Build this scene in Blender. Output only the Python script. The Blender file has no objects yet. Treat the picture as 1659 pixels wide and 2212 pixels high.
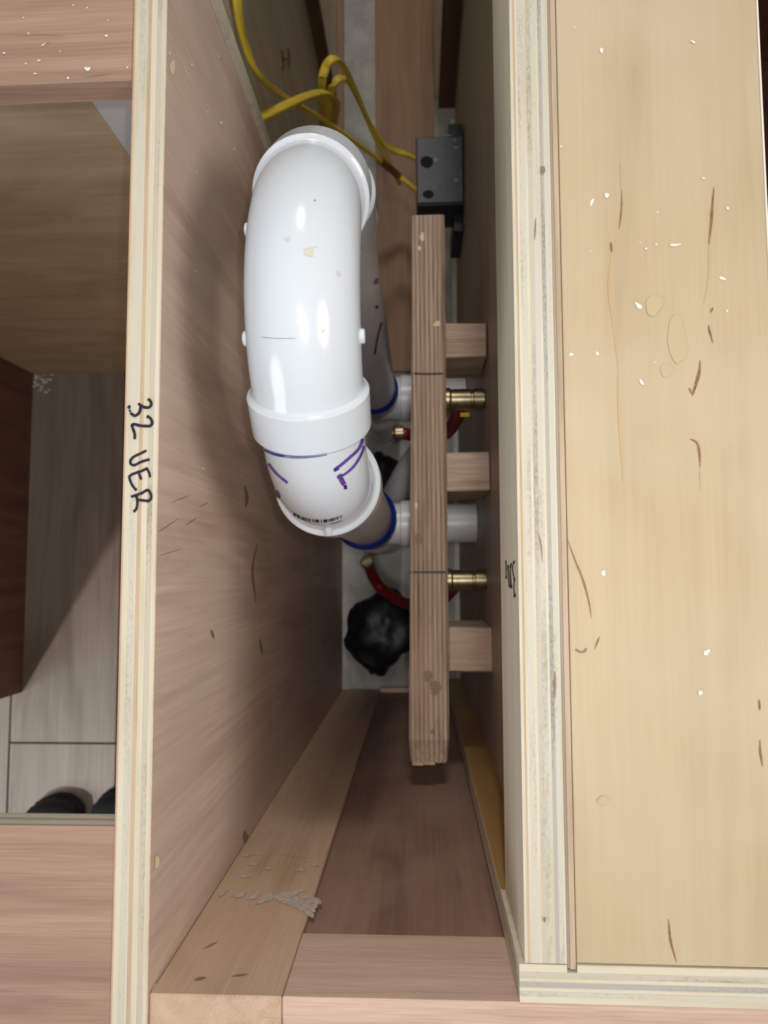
import bpy, bmesh, math, random
from mathutils import Vector, Matrix
from mathutils.bvhtree import BVHTree
random.seed(7)
SC = bpy.context.scene
COL = SC.collection

# ------------------------------------------------------------ camera
F, CX, CY, H = 1534.0, 829.5, 1106.0, 0.365          # focal length in pixels, image centre, height above cabinet tops
nv = Vector((905 - CX, 1229 - CY, F)).normalized()     # straight down, in camera axes
Zc = -nv
Yc = Vector((712 - CX, -19700.0, F)); Yc = (Yc - nv * Yc.dot(nv)).normalized()
Xc = Yc.cross(Zc)
C2W = Matrix((Xc, Yc, Zc))                             # camera axes (x right, y down, z forward) -> world
right, down, fwd = C2W.col[0], C2W.col[1], C2W.col[2]
EYE = Vector((0, 0, H))
cam_d = bpy.data.cameras.new('camera'); cam = bpy.data.objects.new('camera', cam_d); COL.objects.link(cam)
R3 = Matrix((right, -down, -fwd)).transposed()
cam.matrix_world = Matrix.Translation(EYE) @ R3.to_4x4()
cam_d.sensor_fit = 'HORIZONTAL'; cam_d.sensor_width = 36; cam_d.lens = 36 * F / 1659
cam_d.clip_start = 0.02; cam_d.clip_end = 50
cam_d.dof.use_dof = True; cam_d.dof.focus_distance = 0.40; cam_d.dof.aperture_fstop = 17
SC.camera = cam

# ------------------------------------------------------------ world, lamps, exposure
w = bpy.data.worlds.new('world'); SC.world = w; w.use_nodes = True
bg = w.node_tree.nodes['Background']; bg.inputs[0].default_value = (1.0, 0.97, 0.93, 1); bg.inputs[1].default_value = 0.24
def lamp(name, kind, loc, power, size, col=(1, 1, 1), aim=None):
    d = bpy.data.lights.new(name, kind); d.energy = power; d.color = col
    if kind == 'AREA':
        d.shape = 'DISK'; d.size = size
    else:
        d.shadow_soft_size = size
    o = bpy.data.objects.new(name, d); COL.objects.link(o); o.location = loc
    if aim is not None:
        o.rotation_euler = (Vector(aim) - Vector(loc)).to_track_quat('-Z', 'Y').to_euler()
    return o
lamp('phone_flash', 'POINT', (0.012, 0.014, 0.368), 2.85, 0.004, (1.0, 0.985, 0.98))
dl = lamp('ceiling_downlight', 'SPOT', (-1.39, -1.37, 1.5), 100, 0.05, (1.0, 0.96, 0.91), (-0.72, -0.42, -0.9))
dl.data.spot_size = math.radians(34); dl.data.spot_blend = 0.45
lamp('ceiling_and_fill_lamp', 'AREA', (0.02, 1.70, 1.35), 11, 0.3, (1.0, 0.96, 0.91), (0, 0.2, -0.3))  # unseen fill, added to brighten the far strips and the face frame
lamp('ceiling_and_fill_lamp', 'AREA', (0.035, -0.16, 1.6), 4.0, 0.14, (1.0, 0.97, 0.94), (0.035, -0.12, 0))  # unseen overhead fill, added to lift the deep gap
lamp('cool_fill', 'AREA', (-1.9, -1.25, 0.85), 20, 1.2, (0.90, 0.96, 1.0), (0, 0.1, -0.1))  # no window known; cool fill added to brighten the left-facing sides
lamp('ceiling_and_fill_lamp', 'AREA', (1.75, -0.25, 1.6), 22, 0.9, (1.0, 0.97, 0.93), (0, 0.05, -0.1))
vs = SC.view_settings
vs.view_transform = 'Standard'; vs.look = 'None'; vs.exposure = 0.0; vs.gamma = 1.0; vs.use_curve_mapping = False

# ------------------------------------------------------------ materials
def lin(c):
    return tuple(((v / 255) / 12.92 if v / 255 <= 0.04045 else ((v / 255 + 0.055) / 1.055) ** 2.4) for v in c) + (1.0,)
def newmat(name):
    m = bpy.data.materials.new(name); m.use_nodes = True
    nt = m.node_tree; b = nt.nodes['Principled BSDF']
    return m, nt, b
def node(nt, t, **kw):
    n = nt.nodes.new(t)
    for k, v in kw.items():
        setattr(n, k, v)
    return n
def coords(nt, scale, jitter=True):
    tc = node(nt, 'ShaderNodeTexCoord'); mp = node(nt, 'ShaderNodeMapping'); mp.inputs['Scale'].default_value = scale
    if jitter:
        oi = node(nt, 'ShaderNodeObjectInfo'); mu = node(nt, 'ShaderNodeMath', operation='MULTIPLY'); mu.inputs[1].default_value = 7.3
        ad = node(nt, 'ShaderNodeVectorMath', operation='ADD')
        nt.links.new(oi.outputs['Random'], mu.inputs[0]); nt.links.new(tc.outputs['Object'], ad.inputs[0]); nt.links.new(mu.outputs[0], ad.inputs[1])
        nt.links.new(ad.outputs[0], mp.inputs['Vector'])
    else:
        nt.links.new(tc.outputs['Object'], mp.inputs['Vector'])
    return mp.outputs[0]
def noise(nt, vec, scale, detail=4, rough=0.55, dist=0.0):
    n = node(nt, 'ShaderNodeTexNoise'); n.inputs['Scale'].default_value = scale; n.inputs['Detail'].default_value = detail
    n.inputs['Roughness'].default_value = rough; n.inputs['Distortion'].default_value = dist
    nt.links.new(vec, n.inputs['Vector']); return n.outputs[0]
def ramp(nt, fac, stops):
    r = node(nt, 'ShaderNodeValToRGB'); e = r.color_ramp.elements
    e[0].position, e[0].color = stops[0]; e[1].position, e[1].color = stops[-1]
    for p, c in stops[1:-1]:
        x = e.new(p); x.color = c
    nt.links.new(fac, r.inputs[0]); return r.outputs[0]
def mix(nt, a, b, fac, mode='MIX'):
    m = node(nt, 'ShaderNodeMix', data_type='RGBA', blend_type=mode)
    for s, v in ((0, fac), (6, a), (7, b)):
        if isinstance(v, (int, float, tuple)):
            m.inputs[s].default_value = v
        else:
            nt.links.new(v, m.inputs[s])
    return m.outputs[2]
def wood(name, light, dark, axis='Y', freq=55, ratio=0.06, rough=0.55, fiber=0.25, bump=0.15, blotch=None, spec=0.35, rings=0.0):
    """wood with grain running along one axis: broad figure, fine fibres, optional blotches"""
    m, nt, b = newmat(name)
    s = [freq] * 3; s['XYZ'.index(axis)] = freq * ratio
    v = coords(nt, s)
    fig = noise(nt, v, 1.0, 5, 0.6, 0.8)
    col = ramp(nt, fig, [(0.30, lin(dark)), (0.52, lin([(a * 2 + c) / 3 for a, c in zip(light, dark)])), (0.72, lin(light))])
    s2 = [freq * 14] * 3; s2['XYZ'.index(axis)] = freq * 0.35
    fb = noise(nt, coords(nt, s2), 1.0, 3, 0.6)
    fcol = ramp(nt, fb, [(0.3, (1 - fiber, 1 - fiber, 1 - fiber, 1)), (0.7, (1 + fiber * 0.35,) * 3 + (1,))])
    col = mix(nt, col, fcol, 1.0, 'MULTIPLY')
    if rings:
        wv = node(nt, 'ShaderNodeTexWave', wave_type='BANDS', bands_direction='X' if axis != 'X' else 'Y')
        wv.inputs['Scale'].default_value = 1.0; wv.inputs['Distortion'].default_value = 2.5; wv.inputs['Detail'].default_value = 2
        s3 = [rings] * 3; s3['XYZ'.index(axis)] = rings * 0.05
        nt.links.new(coords(nt, s3), wv.inputs['Vector'])
        rc = ramp(nt, wv.outputs[1], [(0.25, (0.50, 0.48, 0.46, 1)), (0.7, (1, 1, 1, 1))])
        col = mix(nt, col, rc, 0.8, 'MULTIPLY')
    if blotch:
        bl = noise(nt, coords(nt, (9, 9, 9)), 1.0, 3, 0.5, 0.4)
        bc = ramp(nt, bl, [(0.42, (0, 0, 0, 1)), (0.62, (1, 1, 1, 1))])
        col = mix(nt, col, lin(blotch), mix(nt, (0, 0, 0, 1), (0.55, 0.55, 0.55, 1), bc))
    nt.links.new(col, b.inputs['Base Color'])
    b.inputs['Roughness'].default_value = rough; b.inputs['Specular IOR Level'].default_value = spec
    bp = node(nt, 'ShaderNodeBump'); bp.inputs['Strength'].default_value = bump; bp.inputs['Distance'].default_value = 0.0006
    nt.links.new(fb, bp.inputs['Height']); nt.links.new(bp.outputs[0], b.inputs['Normal'])
    return m
def ply(name, light, dark, axis, endgrain):
    """one ply seen on edge: long fibres, or cross-cut end grain with specks and tear-out"""
    m, nt, b = newmat(name)
    s = [900] * 3; s['XYZ'.index(axis)] = 18 if not endgrain else 420
    f1 = noise(nt, coords(nt, s), 1.0, 4, 0.65)
    s = [110] * 3; s['XYZ'.index(axis)] = 9
    f2 = noise(nt, coords(nt, s), 1.0, 3, 0.6)
    ad = node(nt, 'ShaderNodeMath', operation='MULTIPLY_ADD'); ad.inputs[1].default_value = 0.6 if endgrain else 0.4
    nt.links.new(f1, ad.inputs[0]); nt.links.new(f2, ad.inputs[2])
    col = ramp(nt, ad.outputs[0], [(0.5 if endgrain else 0.42, lin(dark)), (0.78, lin(light))])
    nt.links.new(col, b.inputs['Base Color']); b.inputs['Roughness'].default_value = 0.7; b.inputs['Specular IOR Level'].default_value = 0.2
    bp = node(nt, 'ShaderNodeBump'); bp.inputs['Strength'].default_value = 0.5 if endgrain else 0.3; bp.inputs['Distance'].default_value = 0.0008
    nt.links.new(f1, bp.inputs['Height']); nt.links.new(bp.outputs[0], b.inputs['Normal'])
    return m
def plain(name, c, rough=0.5, metal=0.0, spec=0.5, var=0.0, scale=40, coat=0.0):
    m, nt, b = newmat(name)
    if var:
        f = noise(nt, coords(nt, (scale,) * 3), 1.0, 5, 0.6)
        dk = [x * (1 - var) for x in c]
        nt.links.new(ramp(nt, f, [(0.3, lin(dk)), (0.65, lin(c))]), b.inputs['Base Color'])
    else:
        b.inputs['Base Color'].default_value = lin(c)
    b.inputs['Roughness'].default_value = rough; b.inputs['Metallic'].default_value = metal
    b.inputs['Specular IOR Level'].default_value = spec; b.inputs['Coat Weight'].default_value = coat
    return m
M = {}
for ax in 'XY':
    M['cream' + ax] = ply('ply_cream_' + ax, (214, 205, 183), (196, 184, 158), ax, False)
    M['pale' + ax] = ply('ply_pale_' + ax, (204, 198, 182), (168, 160, 143), ax, True)
    M['tan' + ax] = ply('ply_tan_' + ax, (196, 174, 148), (164, 140, 116), ax, False)
    M['grey' + ax] = ply('ply_grey_' + ax, (196, 188, 170), (144, 135, 120), ax, True)
    M['blue' + ax] = ply('ply_bluegrey_' + ax, (178, 174, 164), (122, 119, 114), ax, True)
M['pinkZ'] = wood('veneer_pink_vertical', (222, 196, 176), (190, 162, 142), 'Z', 26, 0.14, 0.5, 0.16, 0.2, (200, 178, 164))
M['pinkX'] = wood('veneer_pink_cross', (182, 150, 130), (150, 120, 102), 'X', 60, 0.05, 0.55, 0.18, 0.15)
M['pinkY'] = wood('veneer_pink_long', (208, 172, 146), (176, 136, 112), 'Y', 60, 0.05, 0.55, 0.18, 0.15)
M['backwall'] = wood('back_ply', (206, 184, 152), (178, 154, 124), 'X', 14, 0.4, 0.6, 0.12, 0.1)
M['redbrown'] = wood('red_brown_ply', (126, 92, 76), (100, 70, 58), 'Z', 30, 0.08, 0.55, 0.15, 0.1)
M['birch'] = wood('birch_sheet', (198, 179, 146), (184, 162, 128), 'Y', 26, 0.09, 0.42, 0.06, 0.05, (200, 182, 154), 0.4)
M['nailer'] = wood('nailer_face', (222, 212, 192), (206, 194, 170), 'Y', 90, 0.03, 0.6, 0.15, 0.1)
M['endinner'] = wood('end_panel_inner', (186, 148, 92), (164, 124, 70), 'Z', 30, 0.06, 0.4, 0.1, 0.05)
M['thinback'] = wood('thin_back_ply', (192, 178, 164), (164, 150, 138), 'Y', 50, 0.04, 0.5, 0.15, 0.1)
M['stile'] = wood('stile_wood', (210, 182, 154), (184, 153, 126), 'Z', 60, 0.05, 0.5, 0.18, 0.15, (204, 174, 148))
M['rail'] = wood('rail_wood', (218, 188, 168), (196, 164, 144), 'X', 90, 0.04, 0.5, 0.18, 0.15)
M['inset'] = wood('inset_panel_wood', (164, 132, 115), (128, 99, 86), 'Z', 28, 0.10, 0.45, 0.16, 0.12, (164, 136, 120))
M['lumberY'] = wood('weathered_lumber_long', (226, 200, 178), (172, 143, 122), 'Y', 60, 0.04, 0.75, 0.4, 0.5, (180, 152, 132), 0.2, 70)
M['lumberX'] = wood('weathered_lumber_cross', (224, 198, 176), (176, 148, 126), 'X', 70, 0.06, 0.75, 0.4, 0.5, (168, 144, 124), 0.2)
M['olive'] = wood('olive_ply', (206, 194, 172), (180, 166, 144), 'Z', 26, 0.08, 0.55, 0.12, 0.1)
M['darkpost'] = wood('dark_post', (104, 78, 54), (84, 60, 42), 'Z', 40, 0.05, 0.6, 0.15, 0.1)
M['palewall'] = plain('pale_panel', (238, 230, 212), 0.6, var=0.08)
M['board'] = wood('floor_board', (166, 132, 102), (136, 104, 78), 'Y', 30, 0.08, 0.55, 0.15, 0.1)
M['greyedge'] = ply('grey_panel_edge', (196, 188, 168), (156, 146, 126), 'Y', True)
M['laminate'] = wood('laminate', (166, 153, 140), (132, 119, 107), 'Y', 16, 0.14, 0.4, 0.16, 0.05)
M['concrete'] = plain('concrete', (196, 194, 187), 0.85, var=0.26, scale=14)
M['joint'] = plain('joint_dark', (70, 62, 54), 0.8)
M['pvc'] = plain('white_pvc', (210, 216, 222), 0.16, spec=0.5)
M['pvcpipe'] = plain('white_pvc_pipe', (236, 236, 240), 0.3, spec=0.45, var=0.05)
M['cement'] = plain('blue_cement', (30, 52, 150), 0.25)
M['primer'] = plain('purple_primer', (116, 76, 176), 0.3, var=0.3, scale=300)
M['primerdark'] = plain('purple_primer_dark', (62, 40, 120), 0.3)
M['ink'] = plain('black_ink', (30, 26, 40), 0.5, var=0.3, scale=500)
M['brass'] = plain('brass', (176, 162, 128), 0.36, metal=1.0, var=0.2, scale=120)
M['redpex'] = plain('red_pex', (120, 14, 28), 0.35)
M['yellowtag'] = plain('yellow_tag', (230, 190, 30), 0.5)
M['box'] = plain('grey_box_plastic', (74, 78, 86), 0.45, var=0.15, scale=60)
M['boxdark'] = plain('dark_box_plastic', (34, 34, 42), 0.5)
M['hole'] = plain('knockout_dark', (12, 12, 14), 0.8)
M['yellow'] = plain('yellow_cable', (226, 198, 62), 0.42, var=0.08)
M['copperlabel'] = plain('brown_tape', (132, 82, 44), 0.5)
M['shoe'] = plain('black_shoe', (30, 33, 38), 0.6, var=0.2, scale=200)
M['sole'] = plain('shoe_sole', (24, 24, 26), 0.7)
M['bag'] = plain('black_plastic', (24, 26, 30), 0.45, var=0.3, scale=40)
M['fleck'] = plain('white_fleck', (236, 230, 218), 0.7)
M['plaster'] = plain('plaster_smear', (206, 190, 176), 0.8, var=0.2, scale=400)
M['streak'] = plain('mineral_streak', (156, 112, 72), 0.55, var=0.3, scale=300)
M['faint'] = plain('faint_streak', (198, 166, 120), 0.5)
M['smudge'] = plain('grey_smudge', (192, 174, 138), 0.5)
M['scuff'] = plain('pvc_scuff', (206, 198, 184), 0.5)
M['plug'] = plain('filler_plug', (232, 212, 172), 0.6)
M['plug2'] = plain('fresh_split_wood', (200, 166, 132), 0.8, var=0.25, scale=200)
M['darkstain'] = plain('dark_stain', (140, 112, 94), 0.6)
M['whitepatch'] = plain('white_primed_corner', (206, 204, 206), 0.6)
M['dustgrey'] = plain('grey_dust', (150, 150, 150), 0.8)
M['steel'] = plain('grey_steel', (160, 160, 158), 0.3, metal=1.0)

# ------------------------------------------------------------ helpers
BASE = {}
def reg(o, label, cat, group=None, kind=None):
    o['label'] = label
    if cat: o['category'] = cat
    if group: o['group'] = group
    if kind: o['kind'] = kind
    return o
def thing(name, loc, label, cat, rz=0.0, group=None, kind=None):
    o = bpy.data.objects.new(name, None); COL.objects.link(o)
    o.empty_display_size = 0.05; o.location = loc; o.rotation_euler = (0, 0, rz)
    BASE[o.name] = (Vector(loc), rz)
    return reg(o, label, cat, group, kind)
def frame(o):
    while o is not None and o.name not in BASE and o.parent: o = o.parent
    return BASE.get(o.name, (Vector((0, 0, 0)), 0.0)) if o is not None else (Vector((0, 0, 0)), 0.0)
def link(name, bm, mat, parent=None, smooth=False, rot=False, base=None):
    """bm is in world coordinates (or, for a turned thing, in its unturned frame: rot=False keeps it so)"""
    loc, rz = frame(parent) if parent is not None else (Vector(base) if base is not None else Vector((0, 0, 0)), 0.0)
    if rot:
        bmesh.ops.transform(bm, matrix=Matrix.Rotation(-rz, 4, 'Z') @ Matrix.Translation(-loc), verts=bm.verts)
    else:
        bmesh.ops.transform(bm, matrix=Matrix.Translation(-loc), verts=bm.verts)
    me = bpy.data.meshes.new(name); bm.to_mesh(me); bm.free()
    if mat: me.materials.append(M[mat] if isinstance(mat, str) else mat)
    if smooth:
        for p in me.polygons: p.use_smooth = True
    o = bpy.data.objects.new(name, me); COL.objects.link(o)
    if parent is not None: o.parent = parent
    elif base is not None:
        o.location = base; BASE[o.name] = (Vector(base), 0.0)
    return o
def bbox(bm, a, b, bev=0.0):
    a, b = Vector(a), Vector(b)
    r = bmesh.ops.create_cube(bm, size=1.0)
    s = b - a; c = (a + b) / 2
    bmesh.ops.transform(bm, matrix=Matrix.Translation(c) @ Matrix.Diagonal((abs(s.x), abs(s.y), abs(s.z), 1)), verts=r['verts'])
    if bev:
        es = {e for v in r['verts'] for e in v.link_edges}
        bmesh.ops.bevel(bm, geom=list(es), offset=bev, segments=1, affect='EDGES', profile=0.5)
def box(name, a, b, mat, parent=None, bev=0.0006, base=None):
    bm = bmesh.new(); bbox(bm, a, b, bev); return link(name, bm, mat, parent, base=base)
def ply_panel(name, parent, a, b, axis, layers, label=None):
    """plywood panel; `layers` = [(share of thickness, material)], each ply a piece of its own under the panel"""
    a, b = list(a), list(b); i = 'XYZ'.index(axis)
    tot = sum(l[0] for l in layers); pos = a[i]; T = b[i] - a[i]
    core = None
    for k, (sh, mat) in enumerate(layers):
        aa, bb = a[:], b[:]
        aa[i] = pos; bb[i] = pos + T * sh / tot; pos = bb[i]
        if k: bb[2] -= random.uniform(0, 0.00025)
        bm = bmesh.new(); bbox(bm, aa, bb, 0.0)
        if k == 0:
            core = link(name, bm, mat, parent)
            if label: core['label'] = label
        else:
            link('ply_layer', bm, mat, core)
    return core
def ring_frame(d):
    d = d.normalized(); u = Vector((1, 0, 0)) if abs(d.x) < 0.9 else Vector((0, 0, 1))
    u = (u - d * u.dot(d)).normalized(); return u, d.cross(u)
def sweep(bm, path, radii, seg=40, cap=True, flat=None):
    """tube through points with a radius per point; flat=(w,h) half axes gives a flat cable"""
    path = [Vector(p) for p in path]; rows = []
    n = len(path); pu = None
    for i, p in enumerate(path):
        d = (path[min(i + 1, n - 1)] - path[max(i - 1, 0)])
        if d.length < 1e-9: d = Vector((0, 0, 1))
        d.normalize()
        if pu is None: u, v = ring_frame(d)
        else:
            u = (pu - d * pu.dot(d)).normalized(); v = d.cross(u)
        pu = u; row = []
        for k in range(seg):
            t = 2 * math.pi * k / seg
            a, b = (radii[i], radii[i]) if flat is None else flat
            row.append(bm.verts.new(p + u * (a * math.cos(t)) + v * (b * math.sin(t))))
        rows.append(row)
    for i in range(n - 1):
        for k in range(seg):
            bm.faces.new((rows[i][k], rows[i][(k + 1) % seg], rows[i + 1][(k + 1) % seg], rows[i + 1][k]))
    if cap:
        bm.faces.new(rows[0][::-1]); bm.faces.new(rows[-1])
def catmull(P, n=10):
    P = [Vector(p) for p in P]; Q = [P[0] * 2 - P[1]] + P + [P[-1] * 2 - P[-2]]; out = []
    for i in range(1, len(Q) - 2):
        a, b, c, d = Q[i - 1:i + 3]
        for k in range(n):
            t = k / n
            out.append(0.5 * (2 * b + (c - a) * t + (2 * a - 5 * b + 4 * c - d) * t * t + (3 * b - a - 3 * c + d) * t ** 3))
    out.append(P[-1]); return out
def shade(o, ang=35):
    me = o.data
    for p in me.polygons: p.use_smooth = True
    bm = bmesh.new(); bm.from_mesh(me)
    for e in bm.edges:
        if len(e.link_faces) == 2 and e.calc_face_angle(0) > math.radians(ang): e.smooth = False
    bm.to_mesh(me); bm.free(); return o
# rays from the viewpoint find where a mark lies on a real surface
def ray(px, py): return (C2W @ Vector(((px - CX) / F, (py - CY) / F, 1.0)))
def at(px, py, z=None, x=None, y=None):
    d = ray(px, py)
    t = ((z - H) / d.z) if z is not None else (x / d.x if x is not None else y / d.y)
    return EYE + d * t
def plane(z=None, x=None, y=None):
    n = Vector((0, 0, 1)) if z is not None else (Vector((-1 if x and x > 0 else 1, 0, 0)) if x is not None else Vector((0, 1 if y < 0 else -1, 0)))
    return lambda px, py: (at(px, py, z, x, y), n)
def surface(objs):
    vs_, fs = [], []
    for o in objs:
        loc, rz = frame(o); R = Matrix.Translation(loc) @ Matrix.Rotation(rz, 4, 'Z'); k = len(vs_)
        vs_ += [R @ v.co for v in o.data.vertices]; fs += [[k + i for i in p.vertices] for p in o.data.polygons]
    t = BVHTree.FromPolygons(vs_, fs)
    def f(px, py):
        d = ray(px, py).normalized(); h = t.ray_cast(EYE, d)
        if h[0] is None: return None
        nn = h[1]; return (h[0], nn if nn.dot(d) < 0 else -nn)
    return f
def ribbon(bm, pts, wpx, surf, step=5.0, lift=0.0003, taper=False):
    P = [Vector((x, y, 0)) for x, y in pts]
    if len(P) > 2: P = catmull(P, 6)
    Q = [P[0]]
    for a, b in zip(P, P[1:]):
        n = max(1, int((b - a).length / step))
        Q += [a.lerp(b, (k + 1) / n) for k in range(n)]
    row = None
    for i, q in enumerate(Q):
        d = Q[min(i + 1, len(Q) - 1)] - Q[max(i - 1, 0)]
        if d.length < 1e-6: continue
        d.normalize(); s = Vector((-d.y, d.x, 0)); t = i / max(1, len(Q) - 1)
        hw = wpx / 2 * ((0.25 + 0.75 * math.sin(math.pi * min(1, max(0, t)))) if taper else 1.0) * random.uniform(0.88, 1.1)
        A, B = surf(q.x + s.x * hw, q.y + s.y * hw), surf(q.x - s.x * hw, q.y - s.y * hw)
        if A is None or B is None or (A[0] - B[0]).length > 0.02: row = None; continue
        r = (bm.verts.new(A[0] + A[1] * lift), bm.verts.new(B[0] + B[1] * lift))
        if row: bm.faces.new((row[0], row[1], r[1], r[0]))
        row = r
def blob(bm, cx, cy, rx, ry, surf, rot=0.0, n=14, rough=0.25, lift=0.0003):
    lift *= random.uniform(1.0, 2.2); c = surf(cx, cy)
    if c is None: return
    ph = random.uniform(0, 6)
    cv = bm.verts.new(c[0] + c[1] * lift); out = []
    for k in range(n):
        t = 2 * math.pi * k / n; j = 1 + rough * (math.sin(3 * t + ph) * 0.5 + random.uniform(-0.5, 0.5))
        x, y = rx * j * math.cos(t), ry * j * math.sin(t)
        p = surf(cx + x * math.cos(rot) - y * math.sin(rot), cy + x * math.sin(rot) + y * math.cos(rot))
        if p is None: return
        out.append(bm.verts.new(p[0] + p[1] * lift))
    for k in range(n): bm.faces.new((cv, out[k], out[(k + 1) % n]))
def marks(name, parent, mat, surf, lines=(), blobs=(), taper=False, label=None, kind=None, lift=0.0003, one=False):
    """marks lying on a surface: each its own piece; dust (stuff) and writing (one) stay together"""
    jobs = [('l', x) for x in lines] + [('b', x) for x in blobs]
    packs = [jobs] if (kind or one) else [[j] for j in jobs]
    for pk in packs:
        bm = bmesh.new()
        for t, j in pk:
            if t == 'l': ribbon(bm, j[0], j[1], surf, taper=taper, lift=lift)
            else: blob(bm, *j[:4], surf, *(j[4:]), lift=lift)
        if not bm.faces: bm.free(); continue
        bmesh.ops.recalc_face_normals(bm, faces=bm.faces)
        o = link(name, bm, mat, parent, rot=True)
        if label: o['label'] = label
        if kind: o['kind'] = kind
def crop(ox, oy, s, pts): return [(ox + x * s, oy + y * s) for x, y in pts]

FL = -0.90          # room floor level (cabinet tops are at 0)
SL = -0.918         # bare concrete in the gap

# ------------------------------------------------------------ floor
slab = box('concrete_slab', (-1.9, -1.6, SL - 0.05), (1.3, 1.9, SL), 'concrete', None, 0, base=(0, 0, SL))
reg(slab, 'bare grey concrete at the bottom of the gap', None, kind='structure')
fl = box('floor', (-1.9, -1.6, SL + 0.0002), (-0.158, 1.9, SL + 0.004), 'joint', None, 0, base=(-1.0, 0, SL))
reg(fl, 'grey-brown laminate plank floor under the left cabinet', None, kind='structure')
PW, PL = 0.195, 1.25
for i in range(9):
    x1 = -0.735 + PW * (3 - i); x0 = x1 - PW
    if x0 > -0.16: continue
    off = -0.3057 + (0 if i == 2 or i == 3 else 0.41 * (i % 3))
    if i == 3: off = -0.3057 + 0.55
    for k in range(-2, 3):
        y0, y1 = max(-1.6, off + k * PL), min(1.9, off + (k + 1) * PL)
        if y1 - y0 < 0.05: continue
        bm = bmesh.new(); bbox(bm, (x0 + 0.0013, y0 + 0.0013, SL + 0.004), (min(x1, -0.158) - 0.0013, y1 - 0.0013, FL), 0.0008)
        link('plank', bm, 'laminate', fl)

marks('dust_smear', fl, 'fleck', plane(z=FL), [], [(88 + random.uniform(-16, 26), 822 + random.uniform(-14, 26), random.uniform(1.5, 5), random.uniform(1, 3)) for i in range(26)], kind='stuff')
# ------------------------------------------------------------ left cabinet
LX0, LX1 = -0.1555, -0.1368
lc = thing('base_cabinet', (-0.43, 0.08, FL), 'open-topped left cabinet box with two pinkish top stretchers beside the pipe', 'cabinet')
lay = [(0.04, 'pinkY'), (0.16, 'creamY'), (0.17, 'paleY'), (0.06, 'creamY'), (0.12, 'tanY'), (0.16, 'creamY'), (0.15, 'greyY'), (0.11, 'creamY')]
sp = ply_panel('side_panel', lc, (LX0, -0.27, FL), (LX1 - 0.0007, 0.388, 0), 'X', lay, 'plywood side panel, 32 VER written on its top edge')
fv = box('face_veneer', (LX1 - 0.0007, -0.27, FL), (LX1, 0.388, -0.0001), 'pinkZ', sp, 0)
box('edge_strip', (LX1 + 0.0002, 0.381, FL), (LX1 + 0.0048, 0.392, -0.0004), 'greyedge', lc, 0)
s1 = box('stretcher', (-0.714, 0.2712, -0.0185), (LX0 - 0.0004, 0.366, -0.0008), 'pinkX', lc, 0.0008)
s2 = ply_panel('stretcher', lc, (-0.714, -0.245, -0.0185), (LX0 - 0.0004, -0.1295, -0.0160), 'Z', [(1, 'greyX')])
for z0, z1, mt in ((-0.0160, -0.0118, 'creamX'), (-0.0118, -0.0082, 'blueX'), (-0.0082, -0.0045, 'creamX'), (-0.0045, -0.0016, 'greyX')):
    box('ply_layer', (-0.714, -0.245, z0), (LX0 - 0.0004, -0.1295 - random.uniform(0, 0.0002), z1), mt, s2, 0)
box('face_veneer', (-0.714, -0.245, -0.0016), (LX0 - 0.0004, -0.1295, -0.0006), 'pinkX', s2, 0)
bk = box('back_panel', (-0.714, 0.3665, FL), (LX0 - 0.0004, 0.3725, -0.001), 'backwall', lc, 0)
pt = box('side_panel', (-0.7325, -0.2165, FL), (-0.7145, 0.3725, 0), 'redbrown', lc, 0)
# the back panel stops short of the side panel; a white strip closes the corner
box('corner_strip', (-0.2515, 0.3655, FL), (LX0 - 0.0008, 0.3663, -0.019), 'whitepatch', bk, 0)
S = lambda pts: crop(230, 820, 0.14468, pts)
top = plane(z=0.0)
wl = 6.2
marks('marker_lettering', sp, 'ink', top, [
    (S([(622, 290), (665, 330), (668, 385), (625, 420), (560, 410), (500, 375), (480, 355)]), wl),
    (S([(500, 370), (515, 410), (505, 460), (480, 510), (430, 540), (385, 520), (360, 495)]), wl),
    (S([(605, 545), (660, 580), (685, 640), (660, 690), (590, 695), (500, 688), (420, 668), (380, 682)]), wl),
    (S([(380, 672), (400, 740), (425, 810), (425, 890)]), wl * 0.95),
    (S([(600, 1060), (500, 1110), (400, 1160), (358, 1225), (380, 1270), (430, 1275), (520, 1230), (648, 1190)]), wl * 0.9),
    (S([(615, 1320), (540, 1360), (440, 1395), (360, 1430), (348, 1470), (375, 1550), (420, 1620), (455, 1655)]), wl * 0.9),
    (S([(600, 1325), (640, 1390), (655, 1460)]), wl * 0.85), (S([(490, 1400), (505, 1450), (525, 1495)]), wl * 0.9),
    (S([(370, 1750), (450, 1725), (540, 1690), (615, 1650), (660, 1700), (670, 1770), (630, 1810), (560, 1805), (470, 1795)]), wl * 0.95),
    (S([(450, 1740), (465, 1830), (455, 1910), (430, 1955), (405, 1972)]), wl * 0.9)],
    [(*S([(345, 415)])[0], 3.2, 4.6), (*S([(354, 468)])[0], 2.4, 3.2)], label='32 VER in black marker', one=True)
lface = plane(x=LX1)
marks('filler_plug', sp, 'plug', lface, [], [(371, 145, 6, 16, 0.0), (337, 1862, 5, 14, 0.1), (330, 2140, 5, 16, 0.3)])
marks('dust_flecks', sp, 'fleck', lface, [], [(412, 140, 2, 3), (437, 1012, 2.5, 2.5), (365, 115, 2, 3), (470, 122, 2, 2), (477, 265, 2.5, 3), (446, 242, 1.5, 2), (505, 322, 2, 3), (422, 372, 1.5, 2), (421, 586, 2, 2)], kind='stuff')
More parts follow.
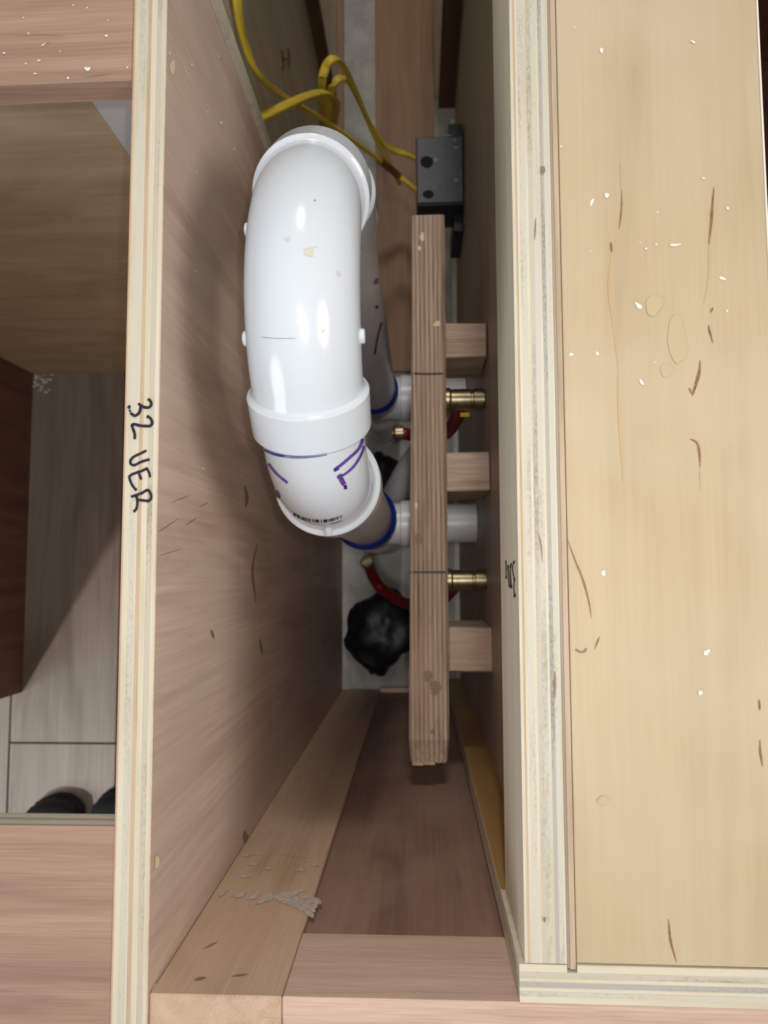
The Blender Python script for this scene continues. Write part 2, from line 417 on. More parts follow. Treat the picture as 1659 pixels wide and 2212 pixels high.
marks('grain_mark', sp, 'darkstain', lface, [([(528, 1050), (533, 1075), (530, 1095)], 7), ([(555, 1175), (545, 1230), (552, 1300)], 5), ([(560, 1380), (567, 1415)], 5), ([(455, 1360), (462, 1380)], 6), ([(528, 1795), (534, 1830)], 12),
    ([(400, 1135), (425, 1118)], 2), ([(340, 1150), (385, 1120)], 1.6), ([(345, 1200), (390, 1186)], 1.4), ([(430, 1095), (450, 1085)], 1.6), ([(370, 1085), (410, 1070)], 1.4)], taper=True)
stt = plane(z=-0.0008)
marks('dust_flecks', s1, 'fleck', stt, [], [(190, 150, 7, 4.5), (148, 170, 2.5, 2.5), (230, 78, 3.5, 2.5), (85, 132, 4, 1.6, -0.2), (62, 73, 2.5, 1.5), (95, 98, 5, 1.2, -0.6), (159, 12, 2, 1.5), (189, 18, 2, 1.5), (52, 40, 2, 1.2), (10, 116, 3, 2), (276, 147, 2, 2), (77, 160, 4, 1.3), (57, 139, 3, 1.2), (130, 112, 2, 1), (234, 45, 2, 1)], kind='stuff')
marks('grain_mark', s1, 'darkstain', stt, [([(100, 96), (108, 92)], 3), ([(36, 78), (90, 76), (140, 78)], 1.2), ([(180, 168), (240, 160)], 1.2)], taper=True)

# ------------------------------------------------------------ cabinet at the bottom of the view (face frame)
FY = -0.2105
fc = thing('base_cabinet', (0.0, -0.30, FL), 'cabinet with pinkish face frame and inset brown panel closing the gap at the bottom', 'cabinet')
st = box('stile', (LX1 + 0.0003, FY - 0.019, FL), (-0.0700, FY, -0.0012), 'stile', fc, 0.0007)
rl = box('rail', (-0.0697, FY - 0.019, -0.0635), (0.42, FY, -0.0012), 'rail', fc, 0.0007)
box('inset_panel', (-0.0697, FY - 0.012, FL), (0.42, FY - 0.0045, -0.0637), 'inset', fc, 0)
box('bottom_rail', (-0.0695, FY - 0.0044, FL), (0.047, FY + 0.004, FL + 0.006), 'rail', fc, 0.0005)
box('side_panel', (LX1 + 0.0003, -0.80, FL), (LX1 + 0.018, FY - 0.0195, -0.001), 'pinkY', fc, 0)
box('side_panel', (0.402, -0.80, FL), (0.42, FY - 0.0195, -0.001), 'pinkY', fc, 0)
# half-lap corner line on the frame top
box('lap_joint', (-0.0805, FY - 0.0178, -0.0013), (-0.0700, FY - 0.0098, -0.0009), 'stile', st, 0.0002)
sty = plane(y=FY)
marks('plaster_smear', st, 'plaster', sty, [([(530, 1848), (600, 1845), (672, 1853)], 2.2), ([(510, 1895), (545, 1893)], 3)],
      [(650, 1952, 42, 17, 0.12, 22, 0.4), (620, 1935, 34, 9, -0.25, 20, 0.45), (575, 1942, 22, 7, -0.5, 16, 0.45), (545, 1938, 16, 5, -0.5, 16, 0.45), (515, 1935, 17, 5, -0.2, 16, 0.45), (480, 1930, 13, 5, -0.5, 14, 0.45),
       (525, 1893, 16, 4, 0.0, 14, 0.4), (545, 1868, 14, 3, 0, 14, 0.4), (650, 1880, 10, 5, 0, 12, 0.4), (682, 1870, 8, 3, 0, 12, 0.4), (580, 1878, 7, 3, 0, 12, 0.4), (530, 1848, 10, 3, 0, 12, 0.4), (668, 1975, 12, 5, 0.5, 12, 0.4)])
marks('grain_mark', st, 'darkstain', sty, [([(420, 2118), (445, 2112)], 7), ([(440, 2050), (470, 2035)], 3), ([(500, 2110), (535, 2105)], 4)], taper=True)

# ------------------------------------------------------------ right cabinet
rc = thing('base_cabinet', (0.0507, 0.0, FL), 'birch plywood cabinet on the right, its wide pale top rail facing up', 'cabinet', rz=-0.0045)
lay = [(0.025, 'creamY'), (0.055, 'tanY'), (0.06, 'creamY'), (0.16, 'paleY'), (0.07, 'creamY'), (0.12, 'greyY'), (0.14, 'paleY'), (0.06, 'creamY'), (0.10, 'blueY'), (0.12, 'paleY'), (0.05, 'creamY')]
nl = ply_panel('nailer_strip', rc, (0.0515, -0.1915, -0.079), (0.0708, 0.84, 0), 'X', lay, 'plywood nailing strip along the gap')
nf = box('face_veneer', (0.0505, -0.1915, -0.079), (0.0515, 0.84, -0.0001), 'nailer', nl, 0)
tb = box('back_panel', (0.0714, -0.1945, FL), (0.0726, 0.864, -0.0022), 'thinback', rc, 0)
box('ply_layer', (0.0726, -0.1945, FL), (0.0753, 0.864, -0.0012), 'tanY', tb, 0)
tr = box('top_rail', (0.0757, -0.1915, -0.018), (0.1815, 0.84, -0.0009), 'birch', rc, 0.0004)
box('bright_edge', (0.1815, -0.1915, -0.018), (0.1824, 0.84, -0.0004), 'fleck', tr, 0)  # light line of the rounded edge, put into a near-white strip
tl = [(0.16, 'creamX'), (0.14, 'paleX'), (0.13, 'blueX'), (0.13, 'creamX'), (0.15, 'greyX'), (0.13, 'creamX'), (0.16, 'paleX')]
ep = ply_panel('end_panel', rc, (0.0478, -0.2098, FL), (0.62, -0.1955, 0), 'Y', [(0.2, 'creamX'), (0.16, 'paleX'), (0.13, 'creamX'), (0.19, 'blueX'), (0.12, 'creamX'), (0.2, 'greyX')])
box('ply_layer', (0.0478, -0.1955, FL), (0.0708, -0.1920, -0.0001), 'creamX', ep, 0)
box('ply_layer', (0.0757, -0.1955, FL), (0.62, -0.1920, -0.0002), 'creamX', ep, 0)
box('inner_veneer', (0.0480, -0.1920, FL), (0.0727, -0.1916, -0.080), 'endinner', ep, 0)
box('bottom_panel', (0.0757, -0.1915, FL + 0.10), (0.60, 0.84, FL + 0.118), 'redbrown', rc, 0)
box('front_panel', (0.602, -0.1915, FL), (0.62, 0.84, -0.001), 'redbrown', rc, 0)
box('end_panel', (0.0757, 0.841, FL), (0.62, 0.859, 0), 'redbrown', rc, 0)
box('kick_strip', (0.0640, -0.1915, SL + 0.001), (0.0726, 0.84, SL + 0.010), 'palewall', rc, 0)
rs = plane(z=-0.0009)
marks('mineral_streak', tr, 'streak', rs, [
    ([(1542, 405), (1538, 450), (1536, 480), (1531, 528)], 6), ([(1512, 778), (1510, 805), (1503, 830), (1495, 856)], 7), ([(1488, 838), (1495, 852)], 5),
    ([(1343, 412), (1342, 455), (1337, 496)], 3.5), ([(1319, 524), (1321, 545)], 6), ([(1534, 676), (1540, 664)], 6), ([(1530, 702), (1533, 718), (1540, 742)], 4),
    ([(1490, 948), (1506, 958), (1511, 985), (1512, 1010)], 5), ([(1226, 1165), (1240, 1205), (1258, 1250), (1272, 1300), (1277, 1335)], 4), ([(1295, 1375), (1284, 1402)], 4),
    ([(1444, 1985), (1448, 2030), (1461, 2078)], 4.5), ([(1639, 1510), (1641, 1535)], 5), ([(1641, 1598), (1642, 1625), (1647, 1655)], 5)], taper=True)
marks('mineral_streak', tr, 'faint', rs, [([(1322, 545), (1315, 620), (1325, 700), (1335, 790)], 4), ([(1335, 790), (1336, 880), (1344, 1000), (1346, 1040)], 4), ([(1532, 528), (1530, 600), (1520, 660)], 3), ([(1340, 350), (1342, 412)], 3), ([(1511, 1010), (1514, 1060)], 3)], taper=True)
marks('knot', tr, 'darkstain', rs, [([(1243, 1402), (1252, 1408), (1262, 1407), (1266, 1400)], 5)])
marks('grey_smudge', tr, 'smudge', rs, [], [(1412, 660, 18, 24, 0.3), (1462, 735, 20, 55, -0.1), (1440, 800, 14, 14), (1302, 1728, 11, 9)])
FLK = [(1299, 110, 4, 6), (1496, 92, 6, 2.2, 0.5), (1310, 423, 5, 5), (1278, 438, 3, 9, 0.4), (1458, 530, 12, 2.5, -0.1), (1379, 661, 10, 4, 0.75), (1234, 766, 5, 3), (1290, 764, 3.5, 4), (1385, 826, 3, 7, -0.6), (1303, 1238, 5, 6), (1526, 1409, 9, 5, -0.7), (1512, 1496, 5, 5, -0.4), (1560, 602, 8, 3, 0.3), (1570, 672, 2.5, 2.5), (1571, 451, 3, 3), (1240, 61, 2, 1.5), (1519, 386, 3, 2), (1212, 317, 3, 1.5), (1395, 538, 3, 2), (1382, 525, 2, 1), (1417, 529, 3, 1.5), (1420, 459, 2, 2), (1275, 544, 2, 1), (1415, 783, 2, 1)]
marks('dust_flecks', tr, 'fleck', rs, [], FLK, kind='stuff')
S = lambda pts: crop(1050, 1150, 0.1507, pts)
sf = surface([nf])
marks('marker_lettering', nl, 'ink', sf, [
    (S([(290, 405), (288, 440)]), 2.6), (S([(290, 430), (290, 520), (293, 640)]), 1.2), (S([(292, 625), (293, 668)]), 2.4), (S([(290, 520), (290, 555)]), 1.8),
    (S([(310, 465), (322, 620), (336, 795)]), 1.3), (S([(325, 470), (345, 640), (350, 790)]), 1.0),
    (S([(365, 445), (355, 510)]), 3), (S([(358, 500), (354, 620), (366, 760)]), 1.2), (S([(368, 755), (366, 805)]), 2.8),
    (S([(408, 410), (400, 450)]), 3), (S([(402, 440), (386, 490), (390, 590), (410, 660)]), 1.4), (S([(410, 655), (410, 695)]), 2.8), (S([(410, 690), (402, 790), (410, 890)]), 1.4), (S([(418, 880), (412, 930)]), 4)], label='scribbled black handwriting on the strip', one=True)
ed = plane(z=0.0)
marks('edge_mark', nl, 'darkstain', ed, [([(1163, 1150), (1168, 1175), (1172, 1215)], 3), ([(1199, 1450), (1198, 1510)], 5), ([(1157, 470), (1155, 520)], 3)], [(1172, 368, 5, 9), (1176, 1985, 3, 6)], taper=True)

# ------------------------------------------------------------ beyond the left cabinet
bc = thing('base_cabinet', (-0.2, 0.65, FL), 'far cabinet with an olive plywood back behind the yellow cables', 'cabinet')
ob = box('back_panel', (-0.171, 0.40, SL + 0.001), (-0.165, 0.868, -0.001), 'olive', bc, 0)
box('corner_batten', (-0.1648, 0.420, SL + 0.001), (-0.1575, 0.445, -0.001), 'olive', bc, 0.0006)
box('end_stile', (-0.171, 0.869, SL + 0.001), (-0.146, 0.885, -0.001), 'darkpost', bc, 0.0005)
box('white_side', (-0.160, 0.886, SL + 0.001), (-0.1462, 1.7, -0.001), 'palewall', bc, 0)
ksd = box('toe_strip', (-0.1460, 0.60, SL + 0.001), (-0.1340, 1.7, SL + 0.014), 'board', bc, 0.0005)
marks('pencil_mark', bc, 'darkstain', plane(x=-0.1648), [([(608, 108), (612, 130), (610, 152)], 4), ([(622, 104), (625, 125), (622, 145)], 4), ([(610, 130), (624, 126)], 3)])
rcx = thing('base_cabinet', (0.09, 1.2, FL), 'far cabinet side with dark post above the electrical box', 'cabinet')
box('post', (0.0455, 0.868, SL + 0.001), (0.078, 0.886, -0.001), 'darkpost', rcx, 0.0005)
box('pale_side', (0.0375, 0.887, SL + 0.001), (0.058, 1.7, -0.001), 'palewall', rcx, 0)
fb = box('floor_board', (-0.0735, 0.36, SL + 0.0002), (0.0370, 1.7, SL + 0.012), 'board', None, 0.0008, base=(0, 0.9, SL))
reg(fb, 'brown wooden board lying on the concrete under the cables', 'board')

# ------------------------------------------------------------ pvc vent loop
XA, XB = -0.0617, -0.0589
pv = thing('pvc_vent_loop', (XB, 0.15, SL), 'glossy white plastic pipe arch with elbows, purple primer drips on it', 'pipe')
R1, PHI, RH, RB = 0.0824, 0.7175, 0.0348, 0.0314
Y0, Z0 = 0.1558, -0.0073
def arcpts(a0, a1, n, X0, X1):
    out = []
    for i in range(n + 1):
        t = a0 + (a1 - a0) * i / n; u = i / n
        out.append(Vector((X0 + (X1 - X0) * u, Y0 - R1 * math.sin(t), Z0 - R1 + R1 * math.cos(t))))
    return out
AA = math.pi / 2 - PHI
s_, c_ = math.sin(PHI), math.cos(PHI)
EB = Vector((XA, Y0 - R1 * s_, Z0 - R1 + R1 * c_)); dB = Vector((0, -c_, -s_))
EA = Vector((XA, Y0 + R1 * math.sin(AA), Z0 - R1 + R1 * math.cos(AA))); dA = Vector((0, math.cos(AA), -math.sin(AA)))
HL = 0.0232
def tube(name, path, radii, mat, parent, seg=56, cap=True):
    bm = bmesh.new(); sweep(bm, path, radii, seg, cap); bmesh.ops.recalc_face_normals(bm, faces=bm.faces)
    return shade(link(name, bm, mat, parent, rot=True), 32)
def hub(E, d, L, r0, rh):
    """shoulder, rounded outer edge, wall and lip of a fitting hub, as extra (point, radius) pairs"""
    return [(E - d * 0.004, r0), (E - d * 0.0016, r0 + 0.0004), (E - d * 0.0004, r0 + 0.0014), (E, rh - 0.0012), (E + d * 0.0003, rh - 0.0005), (E + d * 0.001, rh), (E + d * (L - 0.0008), rh), (E + d * L, rh - 0.0006), (E + d * L, rh - 0.004)]
arc = arcpts(-AA, PHI, 36, XA, XA)
prof = [(p, r) for p, r in reversed(hub(EA, dA, HL + 0.006, RB, RH))] + [(p, RB) for p in arc[2:-2]] + hub(EB, dB, HL, RB, RH)
e90 = tube('elbow', [p for p, r in prof], [r for p, r in prof], 'pvc', pv)
e90['label'] = 'glossy white quarter-bend elbow at the top of the arch'
for sx, tt in ((-1, 0.36), (1, 0.36), (-1, -0.42)):
    c = Vector((XA, Y0 - R1 * math.sin(tt), Z0 - R1 + R1 * math.cos(tt))); dd = Vector((0, -math.cos(tt), -math.sin(tt)))
    p0 = c + Vector((sx * (RB - 0.002), 0, 0)); p1 = c + Vector((sx * (RB + 0.0022), 0, 0))
    tube('mould_nub', [p0, p1 - Vector((sx * 0.0006, 0, 0)), p1], [0.0042, 0.0042, 0.0034], 'pvc', e90, 16)
def elbow45(E, d, X1, Ls, r45):
    """street elbow from hub lip E along d, turning to straight down"""
    q = E + d * Ls
    sgn = -1 if d.y < 0 else 1
    ang0 = math.atan2(-d.z, abs(d.y))                # how far it already dips
    nx = Vector((0, -sgn * math.sin(ang0), -math.cos(ang0)))
    Cc = q + nx * r45; pts = [E - d * 0.012, E, q]
    n = 12
    for i in range(1, n + 1):
        a = ang0 + (math.pi / 2 - ang0) * i / n
        rad = Vector((0, sgn * math.sin(a), math.cos(a)))
        pts.append(Cc + rad * r45)
    for i, p in enumerate(pts):
        p.x = E.x + (X1 - E.x) * max(0, i - 1) / (len(pts) - 2)
    return pts
dn = Vector((0, 0, -1))
ptsB = elbow45(EB + dB * HL, dB, XB, 0.0134, 0.052)
prB = [(p, 0.0302) for p in ptsB[:-1]] + hub(ptsB[-1], dn, 0.026, 0.0302, RH)
e45b = tube('elbow', [p for p, r in prB], [r for p, r in prB], 'pvc', pv)
e45b['label'] = 'white eighth-bend elbow with barcode print and purple drips'
ptsA = elbow45(EA + dA * (HL + 0.006), dA, XA, 0.010, 0.052)
prA = [(p, 0.0302) for p in ptsA[:-1]] + hub(ptsA[-1], dn, 0.032, 0.0302, RH)
e45a = tube('elbow', [p for p, r in prA], [r for p, r in prA], 'pvc', pv)
e45a['label'] = 'white eighth-bend elbow at the far end of the arch'
B2, A2 = ptsB[-1], ptsA[-1]
ZTB, ZTA = -0.405, -0.635
pB = tube('riser_pipe', [B2 + dn * 0.01, Vector((B2.x, B2.y, ZTB - 0.01))], [0.03, 0.03], 'pvcpipe', pv)
pA = tube('riser_pipe', [A2 + dn * 0.01, Vector((A2.x, A2.y, ZTA - 0.01))], [0.03, 0.03], 'pvcpipe', pv)
def tee(P, zt, zp, rp, xend, name):
    h = [(Vector((P.x, P.y, zt)), 0.0315), (Vector((P.x, P.y, zt)), 0.0345), (Vector((P.x, P.y, zt - 0.03)), 0.0345), (Vector((P.x, P.y, zt - 0.034)), 0.032), (Vector((P.x, P.y, zp - 0.05)), 0.032), (Vector((P.x, P.y, zp - 0.054)), 0.0345), (Vector((P.x, P.y, zp - 0.085)), 0.0345)]
    t = tube('tee_fitting', [p for p, r in h], [r for p, r in h], 'pvcpipe', pv)
    br = [(Vector((P.x, P.y, zp)), rp + 0.002), (Vector((P.x + 0.036, P.y, zp)), rp + 0.002), (Vector((P.x + 0.038, P.y, zp)), rp + 0.005), (Vector((P.x + 0.066, P.y, zp)), rp + 0.005), (Vector((P.x + 0.066, P.y, zp)), rp)]
    tube('tee_branch', [p for p, r in br], [r for p, r in br], 'pvcpipe', t)
    tube('branch_pipe', [Vector((P.x + 0.06, P.y, zp)), Vector((xend, P.y, zp))], [rp, rp], 'pvcpipe', pv)
    tube('drop_pipe', [Vector((P.x, P.y, zp - 0.06)), Vector((P.x, P.y, SL + 0.001))], [0.030, 0.030], 'pvcpipe', pv)
    bm = bmesh.new()
    sweep(bm, [Vector((P.x, P.y, zt + 0.0075)), Vector((P.x, P.y, zt + 0.003)), Vector((P.x, P.y, zt - 0.001)), Vector((P.x, P.y, zt - 0.006))], [0.0302, 0.0335, 0.0352, 0.0347], 48, False)
    shade(link('cement_ring', bm, 'cement', pv, rot=True))
tee(B2, ZTB, -0.520, 0.0242, 0.0710, 'tee')
tee(A2, ZTA, -0.690, 0.0300, 0.0712, 'tee')
tube('wye_pipe', [Vector((-0.046, 0.118, -0.850)), Vector((-0.020, 0.162, -0.825)), Vector((0.02, 0.215, -0.80))], [0.021, 0.021, 0.021], 'pvcpipe', pv)
S = lambda pts: crop(560, 900, 0.19289, pts)
fB = surface([e90, e45b]); fAll = surface([e90, e45b, e45a, pA, pB])
marks('purple_drip', e45b, 'primer', fB, [
    (S([(1168, 225), (1110, 360), (1000, 465), (920, 535), (835, 598)]), 6.5), (S([(1188, 280), (1140, 420), (1060, 550), (960, 640), (895, 675)]), 5.2),
    (S([(900, 668), (925, 715), (950, 760)]), 11), (S([(105, 525), (200, 640), (320, 740)]), 5.5)], [(*S([(905, 672)])[0], 7, 7)], label='runs of purple primer')
marks('purple_drip', e45b, 'primerdark', fB, [(S([(885, 575), (835, 602)]), 6), (S([(955, 760), (966, 808)]), 6.5)], [(*S([(210, 870)])[0], 4, 10, -0.4)], lift=0.0005)
marks('cement_line', e45b, 'cement', fB, [(S([(60, 372), (200, 424), (400, 452), (600, 444), (755, 416)]), 5)], label='blue cement line under the hub', lift=0.0005)
marks('purple_smear', e90, 'primer', fB, [], [(552, 942, 9, 26, -0.35, 18, 0.3)], label='purple primer smear')
lines = []
S2 = [Vector((390, 1090, 0)), Vector((480, 1135, 0)), Vector((600, 1160, 0)), Vector((700, 1166, 0)), Vector((800, 1155, 0)), Vector((930, 1112, 0))]
cv = catmull(S2, 12)
random.seed(3)
for i, q in enumerate(cv[:-1]):
    if random.random() < 0.85:
        lines.append((S([(q.x, q.y - 16), (q.x + 2, q.y + 16)]), random.choice((0.8, 1.2, 1.8))))
lines.append((S([(800, 1195), (860, 1182), (920, 1160)]), 0.9))
marks('barcode', e45b, 'ink', fB, lines, label='small printed barcode', one=True)
# pull tab moulded at the hub
tb0 = at(702, 1122, y=B2.y - 0.0318); tb1 = at(704, 1150, y=B2.y - 0.0372)
tube('mould_tab', [Vector((B2.x + 0.001, B2.y - 0.026, B2.z + 0.006)), Vector((B2.x + 0.001, B2.y - 0.0325, B2.z + 0.0015)), Vector((B2.x + 0.001, B2.y - 0.0340, B2.z + 0.0008))], [0.0028, 0.0028, 0.0024], 'pvc', e45b, 16)
marks('scuff', e90, 'scuff', fB, [([(655, 538), (688, 533)], 2)], [(668, 546, 11, 9), (731, 591, 4, 5), (698, 715, 4, 3), (621, 517, 5, 5)])
marks('scratch', e90, 'steel', fB, [([(566, 728), (600, 731), (668, 731)], 1.0)], [(680, 434, 1.8, 1.2)])
fP = surface([pA])
marks('purple_spot', pA, 'primerdark', fP, [([(824, 696), (815, 730), (809, 765)], 4)], [(812, 608, 4, 8, 0.5), (813, 663, 3, 4)])

# ------------------------------------------------------------ lumber bracket
lb = thing('lumber_bracket', (0.03, 0.09, -0.43), 'weathered wood rail with three short blocks nailed to its right side', 'wood bracket')
LZ = -0.334
bm = bmesh.new()
# rail with a split, chamfered end near the viewer's side and a slightly wavy outline
ys = [-0.187 + 0.547 * i / 24 for i in range(25)]
rows = []
for i, y in enumerate(ys):
    f = (y + 0.187) / 0.547
    xl = -0.0118 + 0.0085 * f + random.uniform(-0.0003, 0.0003); xr = 0.0275 + 0.0022 * f + random.uniform(-0.0003, 0.0003)
    zt = LZ + random.uniform(-0.0002, 0.0002); zb = LZ - 0.058
    if i == 0: zt -= 0.009; xl += 0.002; xr -= 0.002
    if i == 1: zt -= 0.001
    b = 0.0022
    rows.append([bm.verts.new(p) for p in ((xl, y, zb), (xl, y, zt - b), (xl + b, y, zt), (xr - b, y, zt), (xr, y, zt - b), (xr, y, zb))])
for a, c in zip(rows, rows[1:]):
    for k in range(6): bm.faces.new((a[k], a[(k + 1) % 6], c[(k + 1) % 6], c[k]))
bm.faces.new(rows[0][::-1]); bm.faces.new(rows[-1]); bmesh.ops.recalc_face_normals(bm, faces=bm.faces)
lr = link('rail', bm, 'lumberY', lb)
for (y0, y1, dz) in ((0.214, 0.2495, -0.010), (0.0765, 0.1150, -0.002), (-0.0995, -0.0570, -0.003)):
    bm = bmesh.new(); bbox(bm, (0.0282, y0, LZ - 0.092), (0.0710, y1, LZ + dz), 0.0014)
    for v in bm.verts: v.co += Vector((0, random.uniform(-0.0006, 0.0006), random.uniform(-0.0006, 0.0006)))
    link('block', bm, 'lumberX', lb)
bm = bmesh.new()
for i, (xa_, xb_, zz) in enumerate(((-0.0085, 0.003, -0.0035), (0.003, 0.014, -0.0022), (0.014, 0.0245, -0.006))):
    bbox(bm, (xa_, -0.1905 + 0.001 * i, LZ - 0.03), (xb_, -0.1865, LZ + zz - 0.004), 0.0008)
link('split_end', bm, 'plug2', lr)
fr = surface([lr])
marks('marker_line', lr, 'ink', fr, [([(884, 806), (920, 808), (961, 807)], 4), ([(880, 1236), (920, 1236), (962, 1236)], 5)], label='black marker line across the rail')
marks('chip', lr, 'plug', fr, [], [(912, 512, 5, 10), (906, 537, 4, 5), (944, 700, 8, 6, -0.4), (899, 1092, 3, 7)])
marks('stain', lr, 'darkstain', fr, [], [(925, 1460, 10, 12), (940, 1485, 12, 16), (935, 1580, 5, 6), (905, 1165, 9, 12)])

# ------------------------------------------------------------ water stubs
def stub(y, z, label, path, tag=None, r=0.0112):
    t = thing('water_stub', (0.0710, y, z), label, 'water pipe', group='brass water stubs')
    prof = [(0.0710, r * 0.9), (0.0690, r * 0.9), (0.0690, r * 1.06), (0.0600, r * 1.06), (0.0592, r * 0.93), (0.0570, r * 0.93), (0.0562, r * 1.02), (0.036, r * 1.02), (0.034, r * 1.15), (0.012, r * 1.15), (0.010, r * 0.8), (-0.002, r * 0.8)]
    tube('brass_body', [Vector((x, y, z)) for x, _ in prof], [q for _, q in prof], 'brass', t, 28)
    P = catmull(path, 8)
    p = tube('red_tube', P, [0.0080] * len(P), 'redpex', t, 20)
    d = (P[-1] - P[-2]).normalized()
    tube('crimp_ring', [P[-1] - d * 0.012, P[-1] - d * 0.011, P[-1] - d * 0.001, P[-1] + d * 0.001, P[-1] + d * 0.001], [0.0088, 0.0096, 0.0096, 0.0080, 0.002], 'brass', p, 20)
    if tag: box('yellow_tag', tag[0], tag[1], 'yellowtag', t, 0.0004)
    return t
stub(0.180, -0.385, 'brass water stub with yellow tag, under the rail near the top wood block', [(0.044, 0.180, -0.392), (0.044, 0.170, -0.43), (0.03, 0.164, -0.50), (-0.005, 0.172, -0.54), (-0.022, 0.176, -0.545), (-0.030, 0.176, -0.545)], ((0.046, 0.1625, -0.392), (0.056, 0.1675, -0.3905)))
stub(-0.0125, -0.402, 'brass water stub crossing between the middle and lowest wood blocks', [(0.040, -0.0125, -0.409), (0.038, -0.022, -0.46), (0.018, -0.046, -0.56), (-0.022, -0.048, -0.66), (-0.055, -0.030, -0.70), (-0.068, -0.010, -0.69), (-0.072, 0.006, -0.665), (-0.0735, 0.011, -0.645)])

# ------------------------------------------------------------ electrical box
eb = thing('electrical_box', (0.035, 0.64, -0.86), 'dark grey plastic electrical box fixed to the right cabinet back', 'electrical box')
b0 = at(1002, 437, x=0.0725); b1 = at(1002, 292, z=b0.z)
xa = at(900, 437, z=b0.z).x; ZB = b0.z
bx = box('box_body', (xa, b0.y, ZB - 0.075), (0.0728, b1.y, ZB), 'box', eb, 0.002)
box('mounting_flange', (0.052, b1.y - 0.001, ZB - 0.06), (0.0729, b1.y + 0.022, ZB - 0.004), 'boxdark', eb, 0.001)
box('mounting_flange', (0.058, b0.y - 0.030, ZB - 0.125), (0.0728, b0.y + 0.001, ZB - 0.030), 'boxdark', eb, 0.001)
box('shaded_face', (xa + 0.001, b0.y - 0.002, ZB - 0.074), (0.0727, b0.y, ZB - 0.003), 'boxdark', bx, 0.0004)  # shade on the box's near face, put into a darker sheet
tz = plane(z=ZB)
marks('knockout', bx, 'hole', tz, [], [(922, 350, 14, 13, 0, 16, 0.05), (925, 420, 12, 9, 0, 16, 0.05)])
marks('debris_fleck', bx, 'dustgrey', tz, [([(950, 287 + 6), (975, 287 + 5)], 3)], [(941, 346, 6, 5), (985, 319, 5, 2.5), (986, 389, 5, 3), (982, 303, 2.5, 3)])

# ------------------------------------------------------------ yellow cables
def cable(label, pts, w=0.0058, h=0.0028, tape=None):
    P = catmull([at(x, y, z=z) for x, y, z in pts], 12)
    bm = bmesh.new(); n = len(P); seg = 14; rows = []
    up = Vector((0.35, 0.35, 0.87)).normalized()
    for i, p in enumerate(P):
        d = (P[min(i + 1, n - 1)] - P[max(i - 1, 0)]).normalized()
        sd = d.cross(up)
        if sd.length < 0.15: sd = rows and prev or Vector((1, 0, 0))
        sd.normalize(); prev = sd; v = sd.cross(d).normalized()
        rows.append([bm.verts.new(p + sd * (w * math.copysign(abs(math.cos(t)) ** 0.6, math.cos(t))) + v * (h * math.copysign(abs(math.sin(t)) ** 0.6, math.sin(t)))) for t in [2 * math.pi * k / seg for k in range(seg)]])
    for a, b in zip(rows, rows[1:]):
        for k in range(seg): bm.faces.new((a[k], a[(k + 1) % seg], b[(k + 1) % seg], b[k]))
    bm.faces.new(rows[0][::-1]); bm.faces.new(rows[-1]); bmesh.ops.recalc_face_normals(bm, faces=bm.faces)
    o = link('electrical_cable', bm, 'yellow', None, base=P[-1]); shade(o, 60)
    reg(o, label, 'cable', group='yellow cables to the electrical box')
    BASE[o.name] = (Vector(P[-1]), 0.0)
    if tape:
        i0, i1 = tape; bm = bmesh.new()
        Q = P[int(i0 * n):int(i1 * n)]
        sweep(bm, Q, [w * 1.12] * len(Q), 12, True); bmesh.ops.recalc_face_normals(bm, faces=bm.faces)
        shade(link('brown_tape', bm, 'copperlabel', o, rot=True))
    return o
cable('yellow cable dropping from the top left, brown tape near its end', [(510, -60, -0.21), (514, 20, -0.23), (529, 95, -0.255), (558, 160, -0.285), (600, 198, -0.35), (650, 230, -0.43), (705, 262, -0.50), (765, 305, -0.57), (825, 350, -0.65), (868, 385, -0.71), (918, 424, ZB - 0.004)], 0.0048, 0.0026, (0.79, 0.89))
cable('yellow cable bending in from behind the left cabinet edge', [(538, 268, -0.283), (568, 252, -0.31), (620, 227, -0.36), (670, 206, -0.42), (705, 202, -0.47), (726, 222, -0.55), (724, 250, -0.66), (718, 285, -0.75)], 0.0056, 0.0028)
cable('yellow cable with the tallest loop, entering the upper box hole', [(698, 285, -0.72), (697, 240, -0.60), (695, 185, -0.52), (705, 142, -0.50), (722, 127, -0.50), (740, 140, -0.53), (765, 190, -0.59), (800, 268, -0.67), (838, 318, -0.72), (880, 334, -0.735), (920, 354, ZB - 0.004)], 0.0060, 0.003)
cable('yellow cable with the smaller inner loop', [(712, 285, -0.74), (709, 240, -0.66), (716, 192, -0.59), (734, 170, -0.58), (754, 180, -0.60), (780, 228, -0.64), (808, 292, -0.69), (836, 345, -0.735), (850, 372, -0.76), (862, 395, -0.79)], 0.0058, 0.003)

# ------------------------------------------------------------ black plastic bag on the concrete, and an added dark lump
from mathutils import noise as mnoise
def bag(cx, cy, rx, ry, rz, seed, label, taper):
    bm = bmesh.new(); bmesh.ops.create_icosphere(bm, subdivisions=4, radius=1.0)
    for v in bm.verts:
        p = v.co.copy(); k = 1 + 0.24 * mnoise.noise(p * 1.7 + Vector((seed, 1, 2))) + 0.13 * mnoise.noise(p * 4.5 + Vector((0, seed, 0)))
        v.co = Vector((p.x * rx * k, p.y * ry * k, max(-0.016, p.z * rz * k)))
        if taper and v.co.y < -0.03: v.co.x = v.co.x * 0.75 - 0.012
    bmesh.ops.translate(bm, vec=(cx, cy, SL + 0.0165), verts=bm.verts)
    o = link('bag_or_lump', bm, 'bag', None, smooth=True, base=(cx, cy, SL + 0.0005))
    reg(o, label, 'bag', group='black plastic bags on the concrete')
bag(-0.062, -0.112, 0.066, 0.070, 0.045, 3, 'crumpled black plastic bag on the concrete left of the wood rail', True)
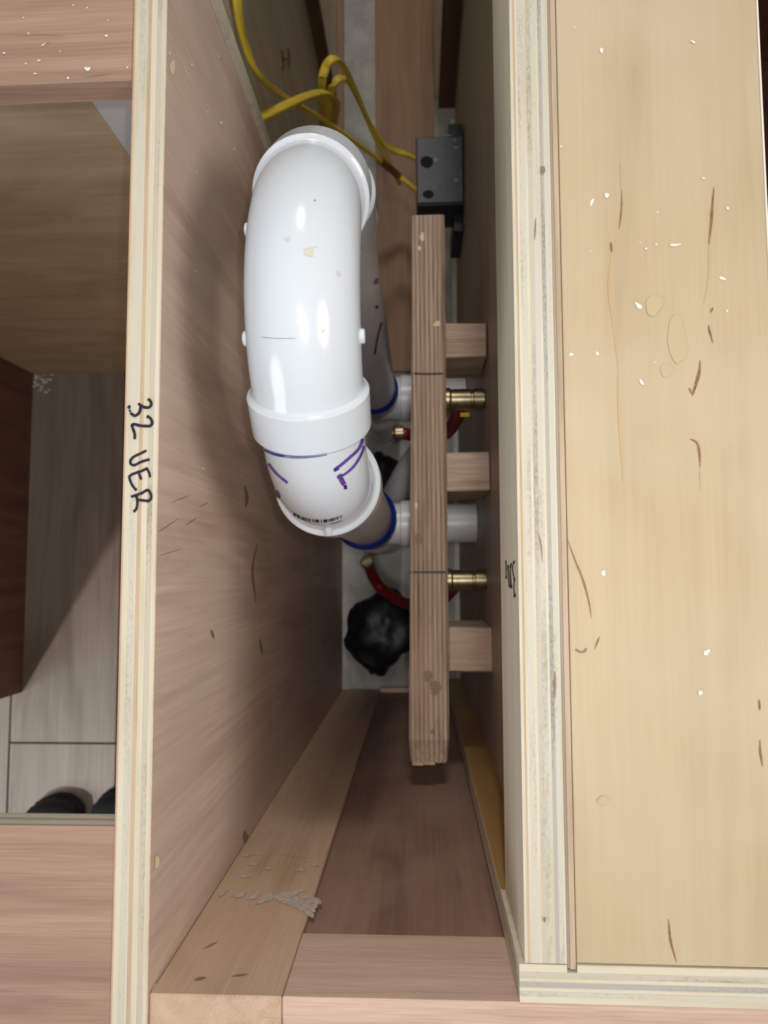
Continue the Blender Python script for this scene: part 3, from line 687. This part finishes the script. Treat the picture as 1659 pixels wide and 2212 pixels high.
bag(-0.066, 0.158, 0.034, 0.052, 0.024, 8, 'added dark lump under the white pipe arch, between its two risers', False)  # lump added to darken the pale concrete between the risers

# ------------------------------------------------------------ shoes of the person taking the picture
def shoe(loc, rz, mirror, label):
    t = thing('shoe', loc, label, 'shoe', rz=rz, group='black shoes')
    def loft(secs, name, mat, par):
        bm = bmesh.new(); rows = []; n = 20
        for (y, wx, cx, z0, z1) in secs:
            row = []
            for k in range(n):
                a = 2 * math.pi * k / n
                x = wx * math.copysign(abs(math.cos(a)) ** 0.75, math.cos(a)); zz = math.copysign(abs(math.sin(a)) ** 0.75, math.sin(a))
                row.append(bm.verts.new(Vector(((cx + x) * mirror, y, z0 + (z1 - z0) * (zz + 1) / 2)) + Vector(loc)))
            rows.append(row)
        for a, b in zip(rows, rows[1:]):
            for k in range(n): bm.faces.new((a[k], a[(k + 1) % n], b[(k + 1) % n], b[k]))
        bm.faces.new(rows[0][::-1]); bm.faces.new(rows[-1]); bmesh.ops.recalc_face_normals(bm, faces=bm.faces)
        o = link(name, bm, mat, par); shade(o, 60); return o
    up = loft([(0, .012, .012, .012, .03), (-.004, .026, .011, .010, .042), (-.014, .040, .008, .010, .052), (-.035, .049, .003, .010, .060), (-.07, .053, 0, .010, .070), (-.12, .048, -.003, .010, .092), (-.17, .040, 0, .010, .11), (-.23, .036, 0, .010, .11), (-.275, .030, 0, .010, .105), (-.288, .018, 0, .014, .09)], 'upper', 'shoe', t)
    loft([(.004, .014, .012, 0, .016), (-.003, .030, .011, 0, .020), (-.014, .044, .008, 0, .021), (-.05, .054, .002, 0, .021), (-.10, .053, -.002, 0, .021), (-.17, .043, 0, 0, .021), (-.25, .039, 0, 0, .023), (-.288, .026, 0, 0, .023)], 'sole', 'sole', t)
    for k in range(4):
        yy = -.105 - k * .022; zz = .083 + k * .008
        bm = bmesh.new(); sweep(bm, catmull([Vector(loc) + Vector((-.022 * mirror, yy, zz)), Vector(loc) + Vector((0, yy - .004, zz + .010)), Vector(loc) + Vector((.022 * mirror, yy, zz))], 6), [.0022] * 13, 8)
        shade(link('lace', bm, 'sole', up))
shoe((-0.640, -0.394, FL + 0.0005), -0.08, 1, 'black shoe toe on the plank floor, farther from the plywood panel')
shoe((-0.516, -0.383, FL + 0.0005), 0.08, -1, 'black shoe mostly hidden behind the plywood panel edge')
